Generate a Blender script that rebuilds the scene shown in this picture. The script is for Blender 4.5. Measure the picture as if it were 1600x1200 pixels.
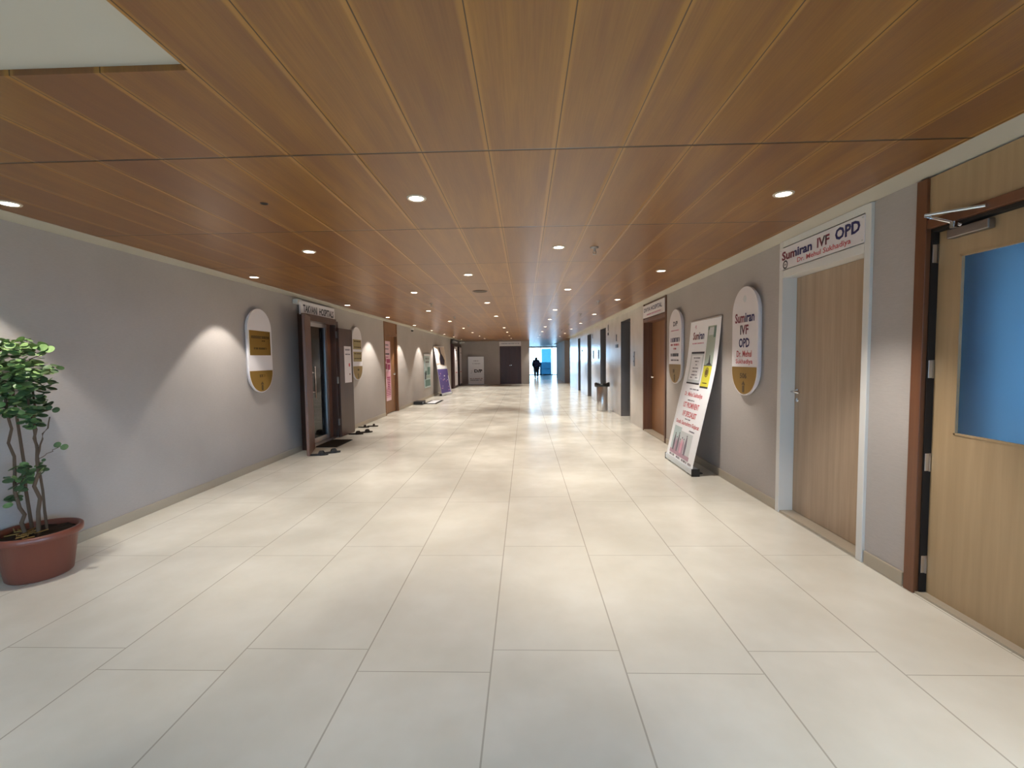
import bpy, bmesh, math, random
from mathutils import Matrix, Vector, noise
random.seed(7)
S = bpy.context.scene
for o in list(bpy.data.objects): bpy.data.objects.remove(o)
COL = S.collection
PI = math.pi

# ------------------------------------------------------------------ camera
cam_d = bpy.data.cameras.new('camera'); cam = bpy.data.objects.new('camera', cam_d); COL.objects.link(cam)
cam_d.sensor_fit = 'HORIZONTAL'; cam_d.sensor_width = 36.0; cam_d.lens = 710.0/1600.0*36.0
cam_d.clip_start = 0.05; cam_d.clip_end = 300
cam.matrix_world = Matrix(((0.99951902, 0.01149447, 0.02880304, 0.0),
                           (0.0281133, 0.0562266, -0.99802215, 0.0),
                           (-0.01309123, 0.99835187, 0.05587641, 1.39),
                           (0, 0, 0, 1)))
S.camera = cam
# ------------------------------------------------------------------ world, exposure
W = bpy.data.worlds.new('daylight'); S.world = W; W.use_nodes = True
bg = W.node_tree.nodes['Background']; bg.inputs['Color'].default_value = (0.40, 0.69, 1.0, 1); bg.inputs['Strength'].default_value = 12.5
S.view_settings.view_transform = 'Standard'; S.view_settings.look = 'None'
S.view_settings.exposure = 0.0; S.view_settings.gamma = 1.0; S.view_settings.use_curve_mapping = False
SPOT_W = 108.0
WARM = (1.0, 0.95, 0.87)

# ------------------------------------------------------------------ materials
def c(r, g, b):                       # sRGB 0-255 -> linear
    f = lambda v: (v/255/12.92) if v/255 <= .04045 else ((v/255+.055)/1.055)**2.4
    return (f(r), f(g), f(b), 1)
MATS = {}
def mat(name, col, rough=.5, metal=0., emit=None, es=0., trans=0., spec=None, coat=0., alpha=None, ior=None):
    m = bpy.data.materials.new(name); m.use_nodes = True
    b = m.node_tree.nodes['Principled BSDF']
    b.inputs['Base Color'].default_value = col; b.inputs['Roughness'].default_value = rough
    b.inputs['Metallic'].default_value = metal
    if emit: b.inputs['Emission Color'].default_value = emit; b.inputs['Emission Strength'].default_value = es
    if trans: b.inputs['Transmission Weight'].default_value = trans
    if spec is not None: b.inputs['Specular IOR Level'].default_value = spec
    if coat: b.inputs['Coat Weight'].default_value = coat
    if ior: b.inputs['IOR'].default_value = ior
    MATS[name] = m; return m
class NT:
    def __init__(s, m): s.t = m.node_tree; s.b = s.t.nodes['Principled BSDF']
    def n(s, typ, **k):
        x = s.t.nodes.new(typ)
        for a, v in k.items():
            if a.startswith('_'): setattr(x, a[1:], v)
            else:
                s.put(x.inputs[a.replace('__', ' ')] if not a.startswith('i') or not a[1:].isdigit() else x.inputs[int(a[1:])], v)
        return x
    def put(s, inp, v):
        if isinstance(v, bpy.types.NodeSocket): s.t.links.new(v, inp)
        else: inp.default_value = v
    def m(s, op, a, b=0., cc=0.):
        x = s.t.nodes.new('ShaderNodeMath'); x.operation = op
        s.put(x.inputs[0], a); s.put(x.inputs[1], b); s.put(x.inputs[2], cc); return x.outputs[0]
    def mix(s, f, a, b):
        x = s.t.nodes.new('ShaderNodeMix'); x.data_type = 'RGBA'
        s.put(x.inputs[0], f); s.put(x.inputs[6], a); s.put(x.inputs[7], b); return x.outputs[2]
    def pos(s):
        g = s.n('ShaderNodeTexCoord'); q = s.n('ShaderNodeSeparateXYZ'); s.t.links.new(g.outputs['Object'], q.inputs[0])
        return g.outputs['Object'], q.outputs[0], q.outputs[1], q.outputs[2]
    def noise(s, vec, scale=5., detail=3., sc=None, rough=.5):
        if sc:
            mp = s.n('ShaderNodeMapping'); s.t.links.new(vec, mp.inputs[0]); mp.inputs['Scale'].default_value = sc; vec = mp.outputs[0]
        x = s.n('ShaderNodeTexNoise', Scale=scale, Detail=detail, Roughness=rough); s.t.links.new(vec, x.inputs['Vector']); return x.outputs['Fac']
    def ramp(s, f, lo, hi):
        x = s.n('ShaderNodeMapRange'); s.put(x.inputs[0], f); x.inputs[1].default_value = lo; x.inputs[2].default_value = hi; return x.outputs[0]
    def bump(s, h, strength=.2, dist=.01):
        x = s.n('ShaderNodeBump', Strength=strength, Distance=dist); s.t.links.new(h, x.inputs['Height'])
        s.t.links.new(x.outputs[0], s.b.inputs['Normal'])

def line_mask(N, v, w):               # v in cell units -> 1 within w of an integer
    f = N.m('FRACT', v); d = N.m('MINIMUM', f, N.m('SUBTRACT', 1., f)); return N.m('LESS_THAN', d, w)

def make_floor():
    m = mat('floor_tile', c(205, 192, 170), .22); N = NT(m); v, x, y, z = N.pos()
    u = N.m('DIVIDE', N.m('ADD', x, .168), .6)
    iu = N.m('FLOOR', u)
    odd = N.m('FLOORED_MODULO', iu, 2.)            # 0 for column -.168..432
    off = N.m('MULTIPLY', N.m('SUBTRACT', 1., odd), .155)
    # column 0 (even) has joints at 2.09, odd columns at 1.94
    w = N.m('DIVIDE', N.m('SUBTRACT', N.m('SUBTRACT', y, 1.94), off), 1.2)
    iw = N.m('FLOOR', w)
    cell = N.n('ShaderNodeCombineXYZ'); N.put(cell.inputs[0], iu); N.put(cell.inputs[1], iw)
    wn = N.n('ShaderNodeTexWhiteNoise'); N.t.links.new(cell.outputs[0], wn.inputs[0])
    n1 = N.noise(v, 2.2, 4., None, .55); n2 = N.noise(v, 5., 3.)
    n3 = N.ramp(n1, .3, .7)
    base = N.mix(n3, c(213, 208, 195), c(227, 223, 212))
    base = N.mix(N.m('MULTIPLY', N.ramp(n2, .35, .75), .25), base, c(213, 206, 191))
    base = N.mix(N.m('MULTIPLY', wn.outputs[0], .16), base, c(204, 197, 182))
    g1 = line_mask(N, u, .006); g2 = line_mask(N, w, .0019)
    g = N.m('MAXIMUM', g1, g2)
    col = N.mix(N.m('MULTIPLY', g, .5), base, c(128, 116, 98))
    N.put(N.b.inputs['Base Color'], col)
    ro = N.m('ADD', N.m('MULTIPLY', n3, .10), .17); N.put(N.b.inputs['Roughness'], ro)
    N.bump(n2, .04, .002)
def make_ceiling():
    m = mat('ceiling_wood', c(150, 100, 50), .38); N = NT(m); v, x, y, z = N.pos()
    u = N.m('DIVIDE', N.m('SUBTRACT', x, .149), .3075); w = N.m('DIVIDE', N.m('SUBTRACT', y, 2.14), 1.225)
    cell = N.n('ShaderNodeCombineXYZ'); N.put(cell.inputs[0], N.m('FLOOR', u)); N.put(cell.inputs[1], N.m('FLOOR', w))
    wn = N.n('ShaderNodeTexWhiteNoise'); N.t.links.new(cell.outputs[0], wn.inputs[0])
    sh = N.n('ShaderNodeVectorMath', _operation='ADD'); N.t.links.new(v, sh.inputs[0])
    sc = N.n('ShaderNodeVectorMath', _operation='SCALE'); N.t.links.new(wn.outputs[1], sc.inputs[0]); sc.inputs['Scale'].default_value = 9.
    N.t.links.new(sc.outputs[0], sh.inputs[1])
    g1 = N.noise(sh.outputs[0], 6., 5., (2.2, .22, 1.)); g2 = N.noise(sh.outputs[0], 40., 3., (4., .12, 1.))
    base = N.mix(N.ramp(g1, .3, .7), c(126, 84, 50), c(154, 108, 50))
    base = N.mix(N.m('MULTIPLY', N.ramp(g2, .35, .7), .3), base, c(106, 70, 34))
    base = N.mix(N.m('MULTIPLY', wn.outputs[0], .7), base, c(116, 76, 50))
    lf = N.m('FRACT', u); lip = N.m('SUBTRACT', 1., N.n('ShaderNodeMapRange', _interpolation_type='SMOOTHSTEP', i0=N.m('MINIMUM', lf, N.m('SUBTRACT', 1., lf)), i1=.03, i2=.075).outputs[0])
    base = N.mix(N.m('MULTIPLY', lip, .6), base, c(172, 124, 58))
    gr = line_mask(N, N.m('ADD', u, -.012), .007); gg = N.m('MAXIMUM', gr, line_mask(N, w, .006))
    col = N.mix(N.m('MULTIPLY', gg, .85), base, c(44, 28, 14))
    N.put(N.b.inputs['Base Color'], col)
    fu = N.m('FRACT', u); d = N.m('MINIMUM', fu, N.m('SUBTRACT', 1., fu))
    h = N.m('MINIMUM', N.m('MULTIPLY', d, 20.), 1.)
    fw = N.m('FRACT', w); dw = N.m('MINIMUM', fw, N.m('SUBTRACT', 1., fw)); h2 = N.m('MINIMUM', N.m('MULTIPLY', dw, 120.), 1.)
    N.bump(N.m('ADD', h, h2), .35, .004)
    N.put(N.b.inputs['Roughness'], .31); N.b.inputs['Specular IOR Level'].default_value = .4
def make_wood(name, a, b, scale=5., rough=.45, axis='z', dark=None):
    m = mat(name, a, rough); N = NT(m); v, x, y, z = N.pos()
    s = {'z': (4., 4., .18), 'x': (.18, 4., 4.)}[axis]
    g = N.noise(v, scale, 5., s, .6); g2 = N.noise(v, scale*7, 2., s)
    col = N.mix(N.ramp(g, .3, .7), a, b); col = N.mix(N.m('MULTIPLY', g2, .25), col, dark or a)
    N.put(N.b.inputs['Base Color'], col); N.bump(g2, .08, .002)
    return m
def make_wallpaper():
    m = mat('wallpaper', c(150, 140, 132), .75, spec=.2); N = NT(m); v, x, y, z = N.pos()
    g = N.noise(v, 90., 2., (1., .3, 2.)); g2 = N.noise(v, 1.5, 3.)
    base = N.mix(N.ramp(g2, .3, .7), c(172, 164, 158), c(180, 172, 167))
    N.put(N.b.inputs['Base Color'], N.mix(N.m('MULTIPLY', N.ramp(g, .3, .7), .3), base, c(162, 155, 150))); N.bump(g, .25, .002)
def make_stone():
    m = mat('lift_stone', c(190, 184, 180), .2); N = NT(m); v, x, y, z = N.pos()
    g = N.noise(v, 3., 4.); zz = N.m('LESS_THAN', N.m('ABSOLUTE', N.m('SUBTRACT', z, 1.21)), .005)
    base = N.mix(N.ramp(g, .3, .7), c(202, 196, 190), c(214, 208, 203))
    N.put(N.b.inputs['Base Color'], N.mix(zz, base, c(214, 210, 205)))
make_floor(); make_ceiling(); make_wallpaper(); make_stone()
make_wood('veneer_gold', c(166, 139, 104), c(182, 154, 118), 5.)
make_wood('veneer_brown', c(164, 142, 120), c(184, 160, 136), 6., dark=c(140, 118, 98))
make_wood('veneer_red', c(126, 86, 54), c(146, 102, 66), 5.)
make_wood('dark_wood', c(62, 40, 31), c(82, 54, 40), 5., .35)
make_wood('mid_wood', c(92, 60, 44), c(116, 78, 56), 5., .4)
make_wood('maroon_wood', c(58, 34, 34), c(74, 44, 42), 5., .4)
make_wood('brown_frame', c(100, 62, 42), c(120, 76, 50), 5., .35)
mat('plaster', c(190, 184, 170), .8, spec=.2)
m_ = mat('baseboard_stone', c(172, 160, 142), .35)
mat('white_paint', c(214, 212, 208), .4)
mat('white_board', c(226, 220, 222), .35)
mat('print_white', c(246, 246, 250), .4)
mat('paper', c(222, 214, 216), .6)
mat('black', c(18, 18, 20), .4)
mat('rubber', c(28, 26, 26), .7)
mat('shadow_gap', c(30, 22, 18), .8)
mat('steel', c(206, 206, 208), .28, 1.)
mat('steel_dull', c(150, 148, 148), .4, 1.)
mat('chrome', c(220, 220, 224), .15, 1.)
mat('lift_steel', c(128, 124, 124), .35, .7)
mat('gold', c(168, 134, 66), .28, .75)
mat('gold_light', c(176, 158, 106), .35, .5)
mat('ink_dark', c(38, 34, 46), .5); mat('ink_navy', c(40, 38, 92), .5); mat('ink_maroon', c(120, 44, 60), .5)
mat('ink_red', c(204, 92, 98), .5); mat('ink_grey', c(120, 112, 124), .5); mat('ink_gold', c(92, 70, 34), .45)
mat('ink_magenta', c(166, 54, 104), .5); mat('ink_pink', c(222, 164, 184), .5); mat('ink_pale', c(234, 200, 212), .5)
mat('print_green', c(96, 128, 120), .45); mat('print_yellow', c(214, 206, 66), .45); mat('print_sage', c(166, 178, 166), .45)
mat('print_purple', c(98, 84, 150), .45); mat('print_lilac', c(170, 160, 196), .45); mat('print_pewter', c(206, 210, 212), .4); mat('print_rose', c(184, 150, 166), .5)
mat('print_beige', c(206, 190, 176), .5); mat('print_teal', c(190, 206, 208), .5); mat('banner_back', c(96, 96, 104), .7)
mat('lamp_lens', (1, .9, .75, 1), .5, emit=(1, .86, .68, 1), es=14.)
mat('lamp_trim', c(200, 190, 175), .35)
mat('dark_mesh', c(70, 56, 40), .6)
mat('mat_fibre', c(52, 44, 38), .95, spec=.1)
mat('terracotta', c(122, 66, 50), .35)
mat('soil', c(58, 44, 34), .95)
mat('straw', c(168, 132, 74), .8)
mat('bark', c(92, 70, 52), .85)
mat('bag', c(26, 26, 28), .25)
mat('glass_dark', c(20, 24, 26), .05, trans=.0, spec=.9)
mat('jacket', c(74, 86, 130), .8); mat('trousers', c(80, 84, 108), .8); mat('skin', c(140, 96, 74), .6); mat('hair', c(24, 20, 20), .6)  # jacket blue lifted to include haze from the bright window
mat('alu_white', c(216, 222, 228), .35, .2)
mat('concrete', c(96, 96, 94), .8)
mat('frost', (.24, .45, .74, 1), .34, trans=.9, ior=1.3)
mat('blue_glass', (.030, .10, .13, 1), .12, trans=.9, ior=1.1); mat('blue_glass_deep', (.008, .03, .05, 1), .12, trans=.8, ior=1.1)
def leafmat(n, a, b):
    m = mat(n, a, .45); N = NT(m); v, x, y, z = N.pos(); g = N.noise(v, 14., 2.)
    N.put(N.b.inputs['Base Color'], N.mix(N.ramp(g, .35, .65), a, b))
leafmat('leaf', c(92, 122, 66), c(142, 168, 106)); leafmat('leaf_dark', c(62, 84, 52), c(92, 112, 74))
def glassmat():
    m = bpy.data.materials.new('pane_glass'); m.use_nodes = True; t = m.node_tree; t.nodes.clear()
    o = t.nodes.new('ShaderNodeOutputMaterial'); tr = t.nodes.new('ShaderNodeBsdfTransparent'); gl = t.nodes.new('ShaderNodeBsdfGlossy')
    fr = t.nodes.new('ShaderNodeFresnel'); mx = t.nodes.new('ShaderNodeMixShader'); gl.inputs['Roughness'].default_value = .03
    tr.inputs[0].default_value = (.94, .97, .98, 1)
    t.links.new(fr.outputs[0], mx.inputs[0]); t.links.new(tr.outputs[0], mx.inputs[1]); t.links.new(gl.outputs[0], mx.inputs[2]); t.links.new(mx.outputs[0], o.inputs[0])
    MATS['pane_glass'] = m
glassmat()
def tinted():
    m = MATS['pane_glass'].copy(); m.name = 'tinted_glass'; MATS['tinted_glass'] = m
    for n in m.node_tree.nodes:
        if n.type == 'BSDF_TRANSPARENT': n.inputs[0].default_value = (.45, .5, .54, 1)  # darker tint makes the room behind look dim
tinted()

# ------------------------------------------------------------------ mesh helper
class MB:
    def __init__(s, m='white_paint'): s.bm = bmesh.new(); s.ms = []; s.cur = 0; s.use(m)
    def use(s, m):
        if m not in s.ms: s.ms.append(m)
        s.cur = s.ms.index(m); return s
    def face(s, pts, smooth=False):
        vs = [s.bm.verts.new(p) for p in pts]; f = s.bm.faces.new(vs); f.material_index = s.cur; f.smooth = smooth; return f
    def box(s, x0, x1, y0, y1, z0, z1, bev=0.):
        x0, x1 = sorted((x0, x1)); y0, y1 = sorted((y0, y1)); z0, z1 = sorted((z0, z1))
        v = [s.bm.verts.new(p) for p in ((x0,y0,z0),(x1,y0,z0),(x1,y1,z0),(x0,y1,z0),(x0,y0,z1),(x1,y0,z1),(x1,y1,z1),(x0,y1,z1))]
        fs = [s.bm.faces.new([v[i] for i in q]) for q in ((3,2,1,0),(4,5,6,7),(0,1,5,4),(1,2,6,5),(2,3,7,6),(3,0,4,7))]
        for f in fs: f.material_index = s.cur
        if bev > 0:
            es = {e for f in fs for e in f.edges}
            r = bmesh.ops.bevel(s.bm, geom=list(es), offset=bev, segments=2, affect='EDGES', profile=.5)
            for f in r['faces']: f.material_index = s.cur
        return s
    def lathe(s, prof, n=32, ctr=(0,0,0), axis='z', smooth=True, caps=True):
        rings = []
        for r, h in prof:
            ring = []
            for i in range(n):
                a = 2*PI*i/n; p = (r*math.cos(a), r*math.sin(a), h)
                if axis == 'y': p = (p[0], h, p[1])
                if axis == 'x': p = (h, p[0], p[1])
                ring.append(s.bm.verts.new((p[0]+ctr[0], p[1]+ctr[1], p[2]+ctr[2])))
            rings.append(ring)
        for a, b in zip(rings, rings[1:]):
            for i in range(n):
                f = s.bm.faces.new((a[i], a[(i+1) % n], b[(i+1) % n], b[i])); f.material_index = s.cur; f.smooth = smooth
        if caps:
            for ring in (rings[0], rings[-1]):
                f = s.bm.faces.new(ring); f.material_index = s.cur
        return s
    def tube(s, pts, r, n=8, r2=None):
        pts = [Vector(p) for p in pts]; rings = []; N = len(pts)
        for k, p in enumerate(pts):
            d = (pts[min(k+1, N-1)]-pts[max(k-1, 0)]).normalized()
            up = Vector((0, 0, 1)) if abs(d.z) < .9 else Vector((1, 0, 0))
            a = d.cross(up).normalized(); b = d.cross(a)
            rr = r if r2 is None else r+(r2-r)*k/(N-1)
            rings.append([s.bm.verts.new(p+(a*math.cos(2*PI*i/n)+b*math.sin(2*PI*i/n))*rr) for i in range(n)])
        for a, b in zip(rings, rings[1:]):
            for i in range(n):
                f = s.bm.faces.new((a[i], a[(i+1) % n], b[(i+1) % n], b[i])); f.material_index = s.cur; f.smooth = True
        for ring in (rings[0], rings[-1]):
            f = s.bm.faces.new(ring); f.material_index = s.cur
        return s
    def prism(s, pts, y0, y1):          # outline in (x,z), extruded in y
        a = [s.bm.verts.new((x, y0, z)) for x, z in pts]; b = [s.bm.verts.new((x, y1, z)) for x, z in pts]; n = len(pts)
        fs = [s.bm.faces.new(a), s.bm.faces.new(b[::-1])]+[s.bm.faces.new((a[i], b[i], b[(i+1) % n], a[(i+1) % n])) for i in range(n)]
        for f in fs: f.material_index = s.cur
        return s
    def rect(s, x0, x1, z0, z1, y=0., th=.0012):   # thin printed patch facing -y
        return s.box(x0, x1, y-th, y, z0, z1)
    def text(s, txt, x0, x1, z0, z1, y=0., m=None, bold=.02, th=.0015, colour=None):
        cu = bpy.data.curves.new('t', 'FONT'); cu.body = txt; cu.offset = bold; cu.resolution_u = 2
        o = bpy.data.objects.new('t', cu); me = bpy.data.meshes.new_from_object(o)
        bpy.data.objects.remove(o); bpy.data.curves.remove(cu)
        xs = [v.co.x for v in me.vertices]; ys = [v.co.y for v in me.vertices]
        ax, bx, ay, by = min(xs), max(xs), min(ys), max(ys)
        if m: s.use(m)
        vv = [s.bm.verts.new((x0+(v.co.x-ax)/(bx-ax)*(x1-x0), y-th, z0+(v.co.y-ay)/(by-ay)*(z1-z0))) for v in me.vertices]
        for p in me.polygons:
            try: f = s.bm.faces.new([vv[i] for i in p.vertices])
            except ValueError: continue
            f.material_index = s.cur
            if colour:
                fx = sum(vv[i].co.x for i in p.vertices)/len(p.vertices); t = (fx-x0)/(x1-x0)
                for lim, cm in colour:
                    if t <= lim:
                        cur = s.cur; s.use(cm); f.material_index = s.cur; s.cur = cur; break
        bpy.data.meshes.remove(me); return s
    def line(s, t):
        o = s.build('lettering', t); s.__init__(s.ms[0] if s.ms else 'ink_dark'); return o
    def greek(s, x0, x1, z0, z1, y=0., m='ink_grey', th=.0012, dens=.55):   # lettering too small to read
        s.use(m); h = z1-z0; x = x0; rnd = random.Random(int((x0+z0)*1000))
        while x < x1-h*.3:
            w = h*rnd.uniform(.32, .55)
            if rnd.random() < .14: x += h*.5; continue
            k = rnd.randint(0, 3); t = h*.16; xe = min(x+w, x1)
            s.rect(x, x+t, z0, z1, y, th)
            if k != 0: s.rect(x, xe, z1-t, z1, y, th)
            if k in (1, 2): s.rect(x, xe, z0, z0+t, y, th)
            if k in (0, 2): s.rect(x, xe, (z0+z1)/2-t/2, (z0+z1)/2+t/2, y, th)
            if k != 3: s.rect(xe-t, xe, z0, z1, y, th)
            x += w+h*.17
        return s
    def map(s, fn):
        for v in s.bm.verts: v.co = fn(v.co)
        return s
    def build(s, name, parent=None, kind=None, fixn=False):
        if fixn: bmesh.ops.recalc_face_normals(s.bm, faces=s.bm.faces)
        me = bpy.data.meshes.new(name); s.bm.to_mesh(me); s.bm.free()
        for m in s.ms: me.materials.append(MATS[m])
        o = bpy.data.objects.new(name, me); COL.objects.link(o)
        if parent: o.parent = parent
        if kind: o['kind'] = kind
        return o
def tag(o, label, cat, group=None, kind=None):
    o['label'] = label; o['category'] = cat
    if group: o['group'] = group
    if kind: o['kind'] = kind
    return o
def thing(name, label, cat, loc=(0,0,0), rz=0., group=None, kind=None):
    o = bpy.data.objects.new(name, None); COL.objects.link(o); o.empty_display_size = .1
    o.location = loc; o.rotation_euler = (0, 0, rz); return tag(o, label, cat, group, kind)
def plabel(o, s): o['label'] = s; return o
RR, RL = -PI/2, PI/2                    # facing of things on the right / left wall (local -y looks into the corridor)
XR, XL, HC = 2.25, -3.49, 2.345
def copy_tree(root, loc, rz=None):
    r = root.copy(); COL.objects.link(r); r.location = loc
    if rz is not None: r.rotation_euler = (0, 0, rz)
    for ch in list(root.children):
        q = ch.copy(); COL.objects.link(q); q.parent = r
        for g in list(ch.children):
            w = g.copy(); COL.objects.link(w); w.parent = q
    return r

# ------------------------------------------------------------------ setting
YB, YE, YF = -4.5, 24.8, 37.8
b = MB('floor_tile'); b.box(-9, XR+.45, YB-.2, YF+.3, -.1, 0); b.box(XR+.45, 5.2, 6, YF+.3, -.1, 0); tag(b.build('floor', kind='structure'), 'beige stone tiled floor running down the corridor', 'floor')
b = MB('ceiling_wood')
zt = HC+.02
b.box(-1.09, 2.01, YB, 1.51, HC, zt); b.box(-3.205, 2.01, 1.51, YF, HC, zt); b.box(2.01, 5.0, 22.75, 25.4, HC, zt); b.box(-9, -3.205, 25.6, YF, HC, zt); b.box(2.01, 5.0, 32, YF, HC, zt)
tag(b.build('ceiling', kind='structure'), 'wood panelled ceiling with long seams', 'ceiling')
b = MB('plaster'); b.box(-9, 5.2, YB-.2, YF+.3, HC+.02, HC+.2)
tag(b.build('trim_1', kind='structure'), 'plain pale plaster ceiling showing at upper left and along both walls', 'ceiling')

def wall_run(b, x0, x1, ys, y_end, openings, z1=HC+.02, mats=None):
    y = ys
    for (a, e, top) in openings:
        if mats: b.use(mats(y, a))
        b.box(x0, x1, y, a, 0, z1)
        if top < z1-.03: b.box(x0, x1, a, e, top, z1)
        y = e
    if mats: b.use(mats(y, y_end))
    b.box(x0, x1, y, y_end, 0, z1)
LIFTS = [(9.77, 10.74, 2.22), (12.68, 13.64, 2.22), (15.46, 16.4, 2.2), (18.45, 19.3, 2.2)]
b = MB('wallpaper')
wall_run(b, XR, XR+.45, YB, 22.7, [(-3.9, .9, 1.95), (1.5, 2.70, 9), (3.03, 4.08, 9), (7.29, 8.66, 9)]+LIFTS, mats=lambda a, e: 'lift_stone' if a >= 8.6 else 'wallpaper')
# close the back of every opening (cores behind doors and lifts)
b.use('shadow_gap'); b.box(XR+.3, XR+.45, 3.03, 4.08, 0, HC+.02); b.box(XR+.3, XR+.45, 7.29, 8.66, 0, HC+.02)
b.use('lift_stone')
for a, e, t in LIFTS: b.box(XR+.36, XR+.45, a, e, 0, HC)
b.use('wallpaper'); b.box(2.22, 5.0, 25.45, 25.65, 0, HC+.02); b.box(5.0, 5.2, 22.7, 25.65, 0, HC+.02); b.box(XR+.45, 5.0, 22.5, 22.7, 0, HC+.02)
tag(b.build('wall_right', kind='structure'), 'grey papered wall then polished stone wall on the right', 'wall')
b = MB('wallpaper'); b.box(2.22, 2.42, 25.65, 32, 0, HC+.02); b.box(2.42, 5.2, 31.8, 32, 0, HC+.02); b.box(5.0, 5.2, 32, YF, 0, HC+.02)
tag(b.build('wall_right_far', kind='structure'), 'pale corridor wall beyond the side passage', 'wall')
b = MB('wallpaper')
wall_run(b, XL-.25, XL, YB, YE, [(6.98, 8.22, 2.10), (11.22, 12.36, 9), (21.4, 24.3, 2.12)])
b.use('shadow_gap'); b.box(XL-.25, XL-.2, 11.22, 12.36, 0, HC+.02); b.box(XL-.25, XL-.2, 21.4, 24.3, 0, 2.12)
tag(b.build('wall_left', kind='structure'), 'grey textured wallpaper wall washed by downlights', 'wall')
b = MB('wallpaper'); b.box(XL-.25, -1.36, YE, YE+.75, 0, HC+.02); b.box(-.2, .26, YE, YE+.75, 0, HC+.02); b.box(-1.36, -.2, YE, YE+.75, 2.06, HC+.02)
b.use('shadow_gap'); b.box(-1.36, -.2, YE+.2, YE+.75, 0, 2.06)
tag(b.build('wall_end', kind='structure'), 'grey wall closing the left part of the corridor end', 'wall')
b = MB('wallpaper'); b.box(-9, XL-.25, YE+.55, YE+.75, 0, HC+.02); b.box(-9.2, -9, YE+.55, YF, 0, HC+.02)
tag(b.build('wall_lobby', kind='structure'), 'lobby wall behind the corridor end', 'wall')
# back wall behind the camera with a wide window
b = MB('wallpaper'); b.box(XL, -2.6, YB-.2, YB, 0, HC+.02); b.box(1.4, XR, YB-.2, YB, 0, HC+.02); b.box(-2.6, 1.4, YB-.2, YB, 0, .5); b.box(-2.6, 1.4, YB-.2, YB, 1.95, HC+.02)
tag(b.build('wall_back', kind='structure'), 'wall behind the viewpoint with a window', 'wall')
for nm, lab, fn in (('window_2', 'wide window in the wall behind the viewpoint', 0), ('window_added', 'unseen side window added behind the viewpoint for cool daylight', 1)):  # side window is added to throw cool daylight on the left wall
    t = thing(nm, lab, 'window', (0, 0, 0), 0, kind='structure'); b = MB('alu_white')
    if fn == 0:
        for x in (-2.6, -1.3, 0, 1.4): b.box(x-.03, x+.03, YB-.15, YB-.05, .5, 1.95)
        b.box(-2.6, 1.4, YB-.15, YB-.05, .5, .56); b.box(-2.6, 1.4, YB-.15, YB-.05, 1.89, 1.95)
    else:
        for y in (-3.87, -2.3, -.7, .87): b.box(XR+.1, XR+.2, y-.03, y+.03, 0, 1.95)
        b.box(XR+.1, XR+.2, -3.9, .9, 0, .06); b.box(XR+.1, XR+.2, -3.9, .9, 1.89, 1.95)
    b.build('window_frame', t)
# baseboards
def base_run(name, x0, x1, ys, ye, ops, label):
    b = MB('baseboard_stone'); y = ys
    for a, e, t in ops:
        if a-y > .05: b.box(x0, x1, y, a, 0, .085, .004)
        y = e
    if ye-y > .05: b.box(x0, x1, y, ye, 0, .085, .004)
    tag(b.build(name, kind='structure'), label, 'baseboard')
base_run('baseboard_right', XR-.014, XR, YB, 7.27, [(-3.9, .9, 9), (1.5, 2.71, 9), (3.02, 4.09, 9)], 'low stone skirting along the right wall')
base_run('baseboard_left', XL, XL+.014, YB, YE, [(6.9, 8.28, 9), (11.2, 12.38, 9), (21.3, 24.4, 9)], 'low stone skirting along the left wall')
# far glazed facade
ff = thing('window_1', 'bright glazed window wall at the far end of the corridor', 'window', (0, YF, 0), 0, kind='structure')
b = MB('alu_white')
for x in (-8.9, -7.2, -5.5, -3.8, -2.1, -.4, 1.32, 2.24, 3.6, 4.96): b.box(x-.035, x+.035, -.03, .06, 0, 2.34)
b.box(-9, 5, -.03, .06, 2.25, 2.345); b.box(-9, 5, -.03, .06, 0, .06); b.box(-9, 1.3, -.02, .05, .96, 1.0)
b.build('window_frame', ff)
b = MB('plaster'); b.box(-9, .05, -.12, -.04, 0, 1.02); b.build('parapet', ff)
b = MB('pane_glass'); b.box(-9, 5, .01, .02, .05, 2.26); b.build('pane', ff)
t = thing('door_panel', 'tall blue panel standing in front of the far bright window', 'door', (1.38, YF-.12, 0), 0, kind='structure'); t.name = 'door_9'
b = MB('blue_glass'); b.box(0, .80, -.02, .03, 1.05, 2.17, .004); b.build('upper_panel', t)
b = MB('blue_glass_deep'); b.box(-.14, .80, -.06, .03, 0, 1.05, .004); b.box(-.12, .80, -.09, -.06, .5, .53); b.build('lower_panel', t)
# added slab stopping upward light at the rear windows, then the far ground
b = MB('concrete'); b.box(-30, 40, -40, YB-.2, -.2, -.08); b.box(XR+.46, 40, YB-.2, 1.15, -.2, -.08); tag(b.build('light_block_slab', kind='structure'), 'unseen dark slab added outside the rear windows to stop upward light', 'ground')
b = MB('concrete'); b.box(-40, 40, YF+.35, YF+60, -4.2, -4.0); tag(b.build('outside_ground', kind='structure'), 'pale ground outside the far window', 'ground')

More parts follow.
